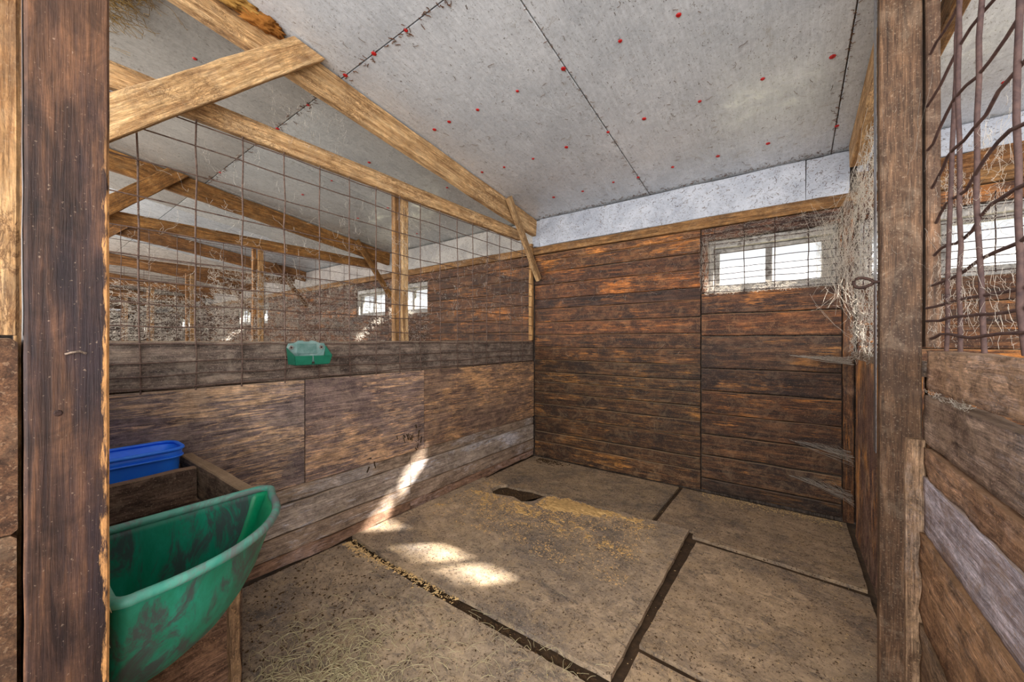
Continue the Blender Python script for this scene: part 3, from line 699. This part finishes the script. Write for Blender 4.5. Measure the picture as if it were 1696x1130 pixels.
for i in range(NX):
    for j in range(NY):
        q = [(i, j), (i+1, j), (i+1, j+1), (i, j+1)]
        if sum(gv[k][3] for k in q)/4 > 0:
            f = []
            for k in q:
                if k not in vv: vv[k] = bm.verts.new(gv[k][:3])
                f.append(vv[k])
            bm.faces.new(f)
me = bpy.data.meshes.new('sawdust'); bm.to_mesh(me); bm.free()
tag(link('sawdust', me, M['sawdust'], None, None, (1.05, .98, .86), True), 'yellowish sawdust spread over the back of the middle mat', 'sawdust', kind='stuff')
def sdc():
    while 1:
        x, y = R(.1, 1.65), R(-1.7, -.9)
        if sd(x, y) > -.34+R(-.2, .3) and not (.25 < x < .74 and y > -1.16): return (x, y, .0118)
chips('sawdust_crumbs', 9000, sdc, (.0012, .0036), M['sawdust'], 'loose sawdust crumbs around the sawdust on the middle mat', (1.1, 1.0, .85))

def straws(name, n, fn, L, r, mat, label, z0=0, rise=.02, tint=None, cat='hay'):
    ls = []
    for _ in range(n):
        x, y, z = fn(); a = R(0, 6.3); l = R(*L); c = random.gauss(0, .8); pts = []
        up = R(0, rise)
        for q in range(5):
            t = q/4; an = a+c*(t-.5)
            pts.append((x, y, z+.002+z0+up*math.sin(t*math.pi)*R(.7, 1.2))); x += math.cos(an)*l/4; y += math.sin(an)*l/4
            x = min(2.66, max(.03, x)); y = min(-.04, max(-3.53, y))
        ls.append(pts)
    return tubes(name, ls, r, mat, None, 3, tint, label=label, cat=cat, kind='stuff')
straws('hay', 620, clus(.93, -2.88, .19, .14), (.03, .10), .0011, M['hay'], 'pale hay strewn on the front mat beside the green feeder', rise=.02)
straws('hay', 170, clus(1.2, -2.62, .28, .2), (.03, .09), .0009, M['hay'], 'thin scatter of hay further out on the front mat', rise=.02)
straws('hay', 40, clus(.95, -2.0, .4, .3, .011), (.02, .07), .0007, M['hay'], 'few hay stalks on the middle mat', rise=.01)
straws('hay', 50, clus(1.6, -2.35, .2, .08), (.03, .08), .0008, M['hay'], 'hay stalks caught across the mat gap near the viewer', rise=.02)

# ------------------------------------------------------------------ feeders in the front left corner
fr = empty('feeder_frame', (.4, -3.3, 0), label='rough wooden frame boxing in the feed tubs by the left wall', cat='feeder frame')
slab('rail', (.03, -3.085, .685), (.77, -3.075, .685), (0, 0, 1), .15, .045, M['rail'], fr, (1.25, 1.15, 1.0), 8, .003)
slab('divider', (.262, -3.495, .675), (.262, -3.11, .68), (0, 0, 1), .15, .04, M['rail'], fr, (1.0, .85, .75), 6, .002)
slab('bottom_board', (.50, -3.495, .53), (.50, -3.11, .53), (1, 0, 0), .44, .02, M['rail'], fr, (.6, .5, .42), 4, .002)
slab('back_panel', (.30, -3.10, .28), (.74, -3.10, .28), (0, 0, 1), .52, .02, M['rail'], fr, (.6, .52, .45), 4, .002)
slab('front_panel', (.735, -3.47, .25), (.735, -3.13, .25), (0, 0, 1), .50, .03, M['mud'], fr, (.95, .72, .6), 8, .006)
slab('front_post', (.77, -3.125, .0), (.765, -3.125, .56), (1, 0, 0), .035, .03, M['low'], fr, (1.0, .75, .5), 8, .006)

def shell(name, outline, prof, zt, mat, parent=None, anchor=(0, 0), th=.006, close_bottom=True, tint=None):
    """open vessel: outline (x,y) scaled about anchor by prof[(depth, scale)]"""
    bm = bmesh.new(); rings = []
    for (d, s_) in prof:
        rings.append([bm.verts.new((anchor[0]+(x-anchor[0])*s_, anchor[1]+(y-anchor[1])*s_, zt-d)) for x, y in outline])
    n = len(outline)
    for a, b in zip(rings, rings[1:]):
        for i in range(n): bm.faces.new((a[i], b[i], b[(i+1) % n], a[(i+1) % n]))
    bm.faces.new(rings[-1])
    bmesh.ops.recalc_face_normals(bm, faces=bm.faces)
    c = Vector((anchor[0], anchor[1], zt))
    for v in bm.verts: v.co -= c
    me = bpy.data.meshes.new(name); bm.to_mesh(me); bm.free()
    o = link(name, me, mat, parent, Matrix.Translation(c), tint, True)
    md = o.modifiers.new('s', 'SOLIDIFY'); md.thickness = th; md.offset = -1
    return o
# green corner tub: wedge outline
ax, ay = .775, -3.485
out = []
def add_arc(cx, cy, r, a0, a1, n):
    for i in range(n+1):
        a = math.radians(a0+(a1-a0)*i/n); out.append((cx+r*math.cos(a), cy+r*math.sin(a)))
# back edge along +y, rounded tip, bowed front, rounded near end, along the stall front
add_arc(ax+.02, ay+.02, .02, 270, 180, 3)
for i in range(1, 5): out.append((ax, ay+.02+i*.08))
add_arc(ax+.035, ay+.425, .035, 180, 60, 6)
for t in [i/16 for i in range(1, 16)]:
    a = math.radians(80-72*t); rr = .445+.02*math.sin(t*math.pi)
    out.append((ax+.0+rr*math.cos(a)*1.03, ay+rr*math.sin(a)*1.0))
add_arc(ax+.425, ay+.035, .03, 20, -90, 5)
for i in range(1, 5): out.append((ax+.425-i*.085, ay+.003))
gt = empty('corner_feeder', (ax, ay, .42), label='green plastic corner feed tub with scuffed outside and thick rim', cat='feed tub')
prof = [(0, 1.0), (.03, .965), (.08, .93), (.14, .88), (.20, .81), (.26, .71), (.31, .58), (.345, .42), (.36, .2)]
anc = (ax+.03, ay+.03)
shell('bowl', out, prof, .755, M['green_out'], gt, anc, .004)
inn = [(d, s_-.014) for d, s_ in prof]
shell('lining', out, [(0, .992)]+[(max(.004, d-.004), s_-.022) for d, s_ in prof[1:]], .755, M['green_in'], gt, anc, .002)
rimpts = [(x, y, .755) for x, y in out]; rimpts.append(rimpts[0])
tubes('rim', [[(anc[0]+(x-anc[0])*1.0, anc[1]+(y-anc[1])*1.0, z) for x, y, z in rimpts]], .0125, M['green_rim'], gt, 8)
# blue tub
def rrect(x0, x1, y0, y1, r, n=5):
    o = []
    for (cx, cy, a0) in ((x1-r, y1-r, 0), (x0+r, y1-r, 90), (x0+r, y0+r, 180), (x1-r, y0+r, 270)):
        for i in range(n+1):
            a = math.radians(a0+90*i/n); o.append((cx+r*math.cos(a), cy+r*math.sin(a)))
    return o
bt = empty('blue_tub', (.125, -3.32, .60), label='blue plastic feed tub wedged between the left wall and the frame', cat='feed tub')
bo = rrect(.03, .235, -3.48, -3.135, .06)
shell('tub', bo, [(0, 1), (.03, .99), (.035, .95), (.14, .92), (.20, .88), (.21, .8)], .835, M['blue'], bt, (.132, -3.31), .004, tint=1.25)
tubes('rim', [[(x, y, .835) for x, y in bo+[bo[0]]]], .008, M['blue'], bt, 8, 1.15)
tubes('rib', [[(.132+(x-.132)*1.0, -3.31+(y+3.31)*1.0, .803) for x, y in bo+[bo[0]]]], .005, M['blue'], bt, 6)
straws('hay', 7, lambda: (1.238+R(-.01, .01), -3.49+R(-.01, .01), .70+R(-.05, .05)), (.015, .04), .0008, M['hay'], 'few hay stalks poking out beside the green tub rim', rise=.03)

# ------------------------------------------------------------------ green block holder on the left wall
bh = empty('block_holder', (.03, -2.53, 1.17), label='small green plastic mineral block holder screwed to the left top rail', cat='block holder')
# back plate with scalloped top
yz = [(-2.635, 1.205), (-2.64, 1.262), (-2.632, 1.285), (-2.60, 1.288), (-2.575, 1.302), (-2.555, 1.303), (-2.545, 1.297), (-2.515, 1.297), (-2.505, 1.303), (-2.485, 1.30), (-2.455, 1.289), (-2.425, 1.286), (-2.418, 1.265), (-2.43, 1.205), (-2.46, 1.175), (-2.60, 1.175)]
bm = bmesh.new()
A = [bm.verts.new((0, y+2.53, z-1.23)) for y, z in yz]; B = [bm.verts.new((.006, y+2.53, z-1.23)) for y, z in yz]
bm.faces.new(A); bm.faces.new(B[::-1])
for i in range(len(yz)): bm.faces.new((A[i], B[i], B[(i+1) % len(yz)], A[(i+1) % len(yz)]))
bmesh.ops.recalc_face_normals(bm, faces=bm.faces)
me = bpy.data.meshes.new('back_plate'); bm.to_mesh(me); bm.free()
bpl = link('back_plate', me, M['holder_back'], bh, Matrix.Translation((.022, -2.53, 1.23)))
slab('label_panel', (.030, -2.585, 1.255), (.030, -2.475, 1.255), (0, 0, 1), .06, .003, M['holder_back'], bh, (.7, .78, .76), 1, 0, .001)
def quadbox(name, pts, mat, parent, tint=None):
    me = bpy.data.meshes.new(name); c = sum((Vector(p) for p in pts), Vector())/8
    me.from_pydata([Vector(p)-c for p in pts], [], [(0, 1, 2, 3), (4, 7, 6, 5), (0, 4, 5, 1), (1, 5, 6, 2), (2, 6, 7, 3), (3, 7, 4, 0)]); me.update()
    return link(name, me, mat, parent, Matrix.Translation(c), tint)
def wall_piece(name, q, nrm, th, mat, tint=None):
    n = Vector(nrm).normalized()*th; quadbox(name, [Vector(p) for p in q]+[Vector(p)+n for p in q], mat, bh, tint)
x0, x1 = .028, .105
wall_piece('tray_front', [(x1, -2.625, 1.165), (x1, -2.54, 1.165), (x1+.012, -2.54, 1.215), (x1+.012, -2.635, 1.215)], (1, 0, 0), .004, M['holder'])
wall_piece('tray_front', [(x1, -2.52, 1.165), (x1, -2.435, 1.165), (x1+.012, -2.425, 1.215), (x1+.012, -2.535, 1.215)], (1, 0, 0), .004, M['holder'])
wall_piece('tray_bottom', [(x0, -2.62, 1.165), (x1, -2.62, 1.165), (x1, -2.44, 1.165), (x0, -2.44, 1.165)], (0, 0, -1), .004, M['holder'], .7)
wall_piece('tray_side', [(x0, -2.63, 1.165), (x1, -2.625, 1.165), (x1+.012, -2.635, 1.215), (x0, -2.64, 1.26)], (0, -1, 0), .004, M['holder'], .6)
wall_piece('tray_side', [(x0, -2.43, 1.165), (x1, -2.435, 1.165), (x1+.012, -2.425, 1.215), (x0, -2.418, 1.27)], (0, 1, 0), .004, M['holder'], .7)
for y in (-2.618, -2.445):
    sc = disc('washer', (.029, y, 1.262), (1, 0, 0), .013, .003, M['screw'], bh, 14, None, .9)
    disc('screw', (.032, y, 1.262), (1, 0, 0), .006, .004, M['iron'], sc, 8)

# ------------------------------------------------------------------ ragged insulation on top of the near rafter, hay up in the roof
def lump(name, c, sc, mat, label, cat, amp=.3, tint=None, sub=4, kind='stuff'):
    bm = bmesh.new(); bmesh.ops.create_icosphere(bm, subdivisions=sub, radius=1)
    for v in bm.verts:
        d = 1+amp*noise.noise(v.co*2.2+Vector(c))+amp*.6*noise.noise(v.co*6+Vector(c))+amp*.35*noise.noise(v.co*15)
        v.co = Vector((v.co.x*sc[0]*d, v.co.y*sc[1]*d, v.co.z*sc[2]*d))
    me = bpy.data.meshes.new(name); bm.to_mesh(me); bm.free()
    return tag(link(name, me, mat, None, Matrix.Translation(c), tint, True), label, cat, kind=kind)
lump('foam', (.085, -2.96, ZC(-2.96)-.03), (.03, .17, .04), M['foam'], 'torn yellow insulation between the near rafter and the ceiling', 'insulation', .8, (.8, .7, .6))
lump('foam', (.08, -2.78, ZC(-2.78)-.03), (.03, .10, .035), M['foam'], 'brown ragged insulation where the wide brace meets the ceiling', 'insulation', .9, (.55, .34, .2))
def hang(n, cx, cy, cz, sx, sy, sz, L):
    ls = []
    for _ in range(n):
        x, y, z = random.gauss(cx, sx), random.gauss(cy, sy), cz+R(-sz, sz); a = R(0, 6.3); l = R(*L); pts = []
        b = R(-.5, .3)
        for q in range(6):
            pts.append((x, y, min(z, ZC(y)-.004))); a += R(-.7, .7); x += math.cos(a)*l/5; y += math.sin(a)*l/5; z += b*l/5+R(-.004, .004)
        ls.append(pts)
    return ls
tubes('hay', hang(900, -.25, -3.30, 3.07, .22, .06, .04, (.05, .16)), .0012, M['haydark'], None, 3, (.9, .85, .6), label='hay tangled under the ceiling at the top left', cat='hay', kind='stuff')

# ------------------------------------------------------------------ cobwebs
def strand(p, q, sag, n=7, j=.006):
    p, q = Vector(p), Vector(q); out = []
    for i in range(n+1):
        t = i/n; v = p.lerp(q, t); v.z -= sag*4*t*(1-t)
        if 0 < i < n: v += Vector((R(-j, j), R(-j, j), R(-j, j)))
        out.append(v)
    return out
def inbox(b): return Vector((R(b[0], b[1]), R(b[2], b[3]), R(b[4], b[5])))
def web(n, A, B, r, label, sag=(.0, .05), j=.008, tint=None, reach=None):
    ls = []
    for _ in range(n):
        p = inbox(A); q = inbox(B)
        if reach: q = p+(q-p)*R(*reach)
        ls.append(strand(p, q, R(*sag), 7, j))
    tubes('cobweb', ls, r, M['web'], None, 3, tint, label=label, cat='cobweb', kind='stuff')
# thick dusty web over the rear right mesh
web(900, (2.68, 2.73, -1.72, -.1, 1.18, 2.45), (2.68, 2.73, -1.72, -.1, 1.18, 2.45), .0012, 'thick dusty cobwebs coating the mesh behind the right post', (0, .03), .012, 1.1, (.06, .22))
web(150, (2.66, 2.72, -1.2, -.1, 1.3, 2.45), (2.40, 2.68, -.25, -.03, 1.4, 2.4), .0007, 'cobweb strands from the right mesh across to the back wall corner', (0, .05), .006, 1.0, (.3, 1))
web(420, (1.74, 2.66, -.045, -.03, 1.70, 1.79), (1.74, 2.66, -.045, -.03, 1.70, 1.79), .0006, 'cobwebs along the sill of the back window grid', (0, .02), .004, 1.1, (.04, .15))
web(420, (2.50, 2.68, -.05, -.03, 1.7, 2.22), (2.50, 2.68, -.05, -.03, 1.7, 2.22), .0006, 'cobwebs at the right end of the back window', (0, .02), .006, 1.1, (.1, .5))
web(200, (1.72, 1.86, -.045, -.03, 1.7, 2.2), (1.72, 1.86, -.05, -.03, 1.7, 2.2), .0006, 'cobwebs at the left end of the back window', (0, .02), .006, 1, (.1, .6))
web(330, (1.75, 2.66, -.06, -.03, 2.10, 2.27), (1.75, 2.66, -.06, -.03, 2.10, 2.26), .0006, 'cobwebs along the top of the back window', (0, .02), .006, .95, (.04, .2))
web(90, (.1, 1.7, -.03, -.015, 1.7, 2.25), (.1, 1.7, -.03, -.012, 1.7, 2.25), .0005, 'fine cobweb threads on the planks left of the window', (0, .03), .006, .8, (.04, .15))
web(60, (.05, 1.7, -.03, -.015, .2, 1.4), (.05, 2.6, -.03, -.012, .2, 1.4), .0005, 'fine threads and straws stuck on the lower back wall planks', (0, .01), .003, .75, (.02, .08))
for (zc, lab) in ((1.17, 'upper dusty web sheet stretched low to the right corner'), (.52, 'lower dusty web sheet in the right corner'), (.25, 'lowest dusty web sheet in the right corner')):
    ls = []
    for i in range(40):
        ls.append(strand((2.69, -.25+R(-.12, .1), zc+R(-.03, .03)), (2.35+.3*(i/40), -.02, zc+.02+R(-.004, .004)), .01, 5, .002))
    tubes('cobweb', ls, .0007, M['web'], None, 3, .75, label=lab, cat='cobweb', kind='stuff')
# webs on the left mesh and beyond it
web(300, (-.02, .03, -2.0, -.15, 1.5, 2.35), (-.02, .04, -2.0, -.15, 1.5, 2.35), .0006, 'cobweb threads on the far part of the left mesh', (0, .05), .01, .95, (.03, .16))
web(150, (-.02, .03, -3.3, -2.0, 1.4, 2.35), (-.02, .04, -3.3, -2.0, 1.4, 2.35), .0005, 'cobweb threads on the near part of the left mesh', (0, .05), .01, .95, (.03, .15))
web(90, (.02, .1, -2.75, -2.3, 2.45, 2.75), (.02, .1, -2.75, -2.3, 2.45, 2.75), .0004, 'cobweb tuft below the rafter behind the wide brace', (0, .05), .008, .9, (.1, .3))
web(1500, (-2.72, -2.66, -2.3, -.1, 1.28, 2.15), (-2.72, -2.62, -2.3, -.1, 1.28, 2.15), .0014, 'thick cobwebs on the mesh of the first partition beyond the left one', (0, .05), .02, 1.0, (.03, .14))
web(500, (-2.70, -1.75, -.06, -.03, 1.66, 2.2), (-2.70, -1.75, -.06, -.03, 1.66, 2.2), .0011, 'cobwebs over the window of the next stall to the left', (0, .03), .01, 1.0, (.03, .2))
web(250, (-2.68, -1.6, -.2, -.03, 1.3, 1.7), (-2.68, -1.6, -.2, -.03, 1.3, 1.7), .0011, 'cobwebs below the window of the next stall to the left', (0, .03), .01, 1.0, (.03, .2))
web(900, (-5.43, -5.36, -2.8, -.1, 1.28, 2.2), (-5.43, -5.33, -2.8, -.1, 1.28, 2.2), .0022, 'cobwebs on the mesh of the second partition beyond the left one', (0, .05), .02, 1.0, (.03, .15))
web(900, (-8.13, -8.06, -3.0, -.1, 1.28, 2.2), (-8.13, -8.03, -3.0, -.1, 1.28, 2.2), .003, 'cobwebs on the mesh of the third partition beyond the left one', (0, .05), .02, 1.0, (.04, .15))
web(500, (-10.9, -10.7, -3.0, -.1, 1.28, 2.2), (-10.9, -10.7, -3.0, -.1, 1.28, 2.2), .004, 'cobwebs on the mesh of the fourth partition beyond the left one', (0, .05), .02, 1.0, (.04, .15))
web(260, (2.715, 2.745, -2.4, -1.80, 1.28, 1.85), (2.715, 2.745, -2.4, -1.80, 1.28, 1.85), .0003, 'fine white cobwebs between the thick wires and the right post', (0, .03), .006, 1.1, (.1, .4))
web(12, (2.60, 2.74, -1.81, -1.80, 1.5, 2.3), (2.60, 2.74, -1.81, -1.80, 1.5, 2.3), .0002, 'fine threads across the face of the right post', (0, .02), .003, .8, (.2, .6))
web(50, (2.705, 2.72, -2.2, -1.8, 1.12, 1.15), (2.705, 2.73, -2.2, -1.8, 1.10, 1.14), .0005, 'cobweb threads between the two mud-caked rails', (0, .01), .003, 1, (.1, .5))
# dirt trails on the ceiling, along its joints and on the white board
def cdirt(n, fn, r, L, label, mat='dung', tint=None):
    ls = []
    for _ in range(n):
        x, y = fn(); a = R(0, 6.3); pts = []; l = R(*L)
        for q in range(5):
            pts.append((x, y, ZC(y)-.0016)); a += R(-.9, .9); x += math.cos(a)*l/4; y += math.sin(a)*l/4
        ls.append(pts)
    tubes('ceiling_dirt', ls, r, M[mat], None, 3, tint, label=label, cat='dirt', kind='stuff')
cdirt(170, lambda: (R(.1, 2.65), -2.55+R(0, 1)**.7*2.5), .0011, (.01, .05), 'small dirt trails scattered over the stall ceiling', tint=(1.6, 1.4, 1.2))
cdirt(160, lambda: (R(-2.6, 1.3), -2.32+random.gauss(0, .012)), .002, (.01, .04), 'rusty dirt along the cross joint of the ceiling', tint=(1.5, 1.0, .7))
cdirt(90, lambda: (1.3+random.gauss(0, .008), R(-2.3, -.1)), .0013, (.01, .03), 'dirt along the middle lengthwise joint of the ceiling', tint=(1.6, 1.2, .9))
cdirt(90, lambda: (2.6+random.gauss(0, .006), R(-2.0, -.05)), .0015, (.008, .025), 'dirt along the right lengthwise joint of the ceiling', tint=(1.6, 1.2, .9))
cdirt(260, lambda: (R(.1, 2.7), -.03-abs(random.gauss(0, .03))), .0013, (.01, .03), 'dirt where the ceiling meets the white board', tint=(1.6, 1.3, 1))
ls = []
for _ in range(120):
    x, z = R(.1, 2.68), R(2.37, 2.64); a = R(0, 6.3); pts = []
    for q in range(4): pts.append((x, -.0285, z)); a += R(-.9, .9); x += math.cos(a)*R(.003, .014); z += math.sin(a)*R(.003, .014)
    ls.append(pts)
tubes('board_dirt', ls, .0012, M['dung'], None, 3, (1.5, 1.25, 1), label='dirt trails on the white board under the ceiling', cat='dirt', kind='stuff')
for o in list(COL.objects):
    if o.parent is None and 'category' in o:
        b_ = o.name.split('.')[0]
        gname = {'post': 'upright wooden posts', 'rafter': 'rafters under the ceiling', 'tie_beam': 'level beams above the partitions', 'knee_brace': 'slanting roof braces',
                 'wire_mesh': 'wire mesh above the partitions', 'rubber_mat': 'rubber mats on the floor', 'window_grille': 'wire grids over the windows'}.get(b_)
        if gname: o['group'] = gname
bpy.context.view_layer.update()
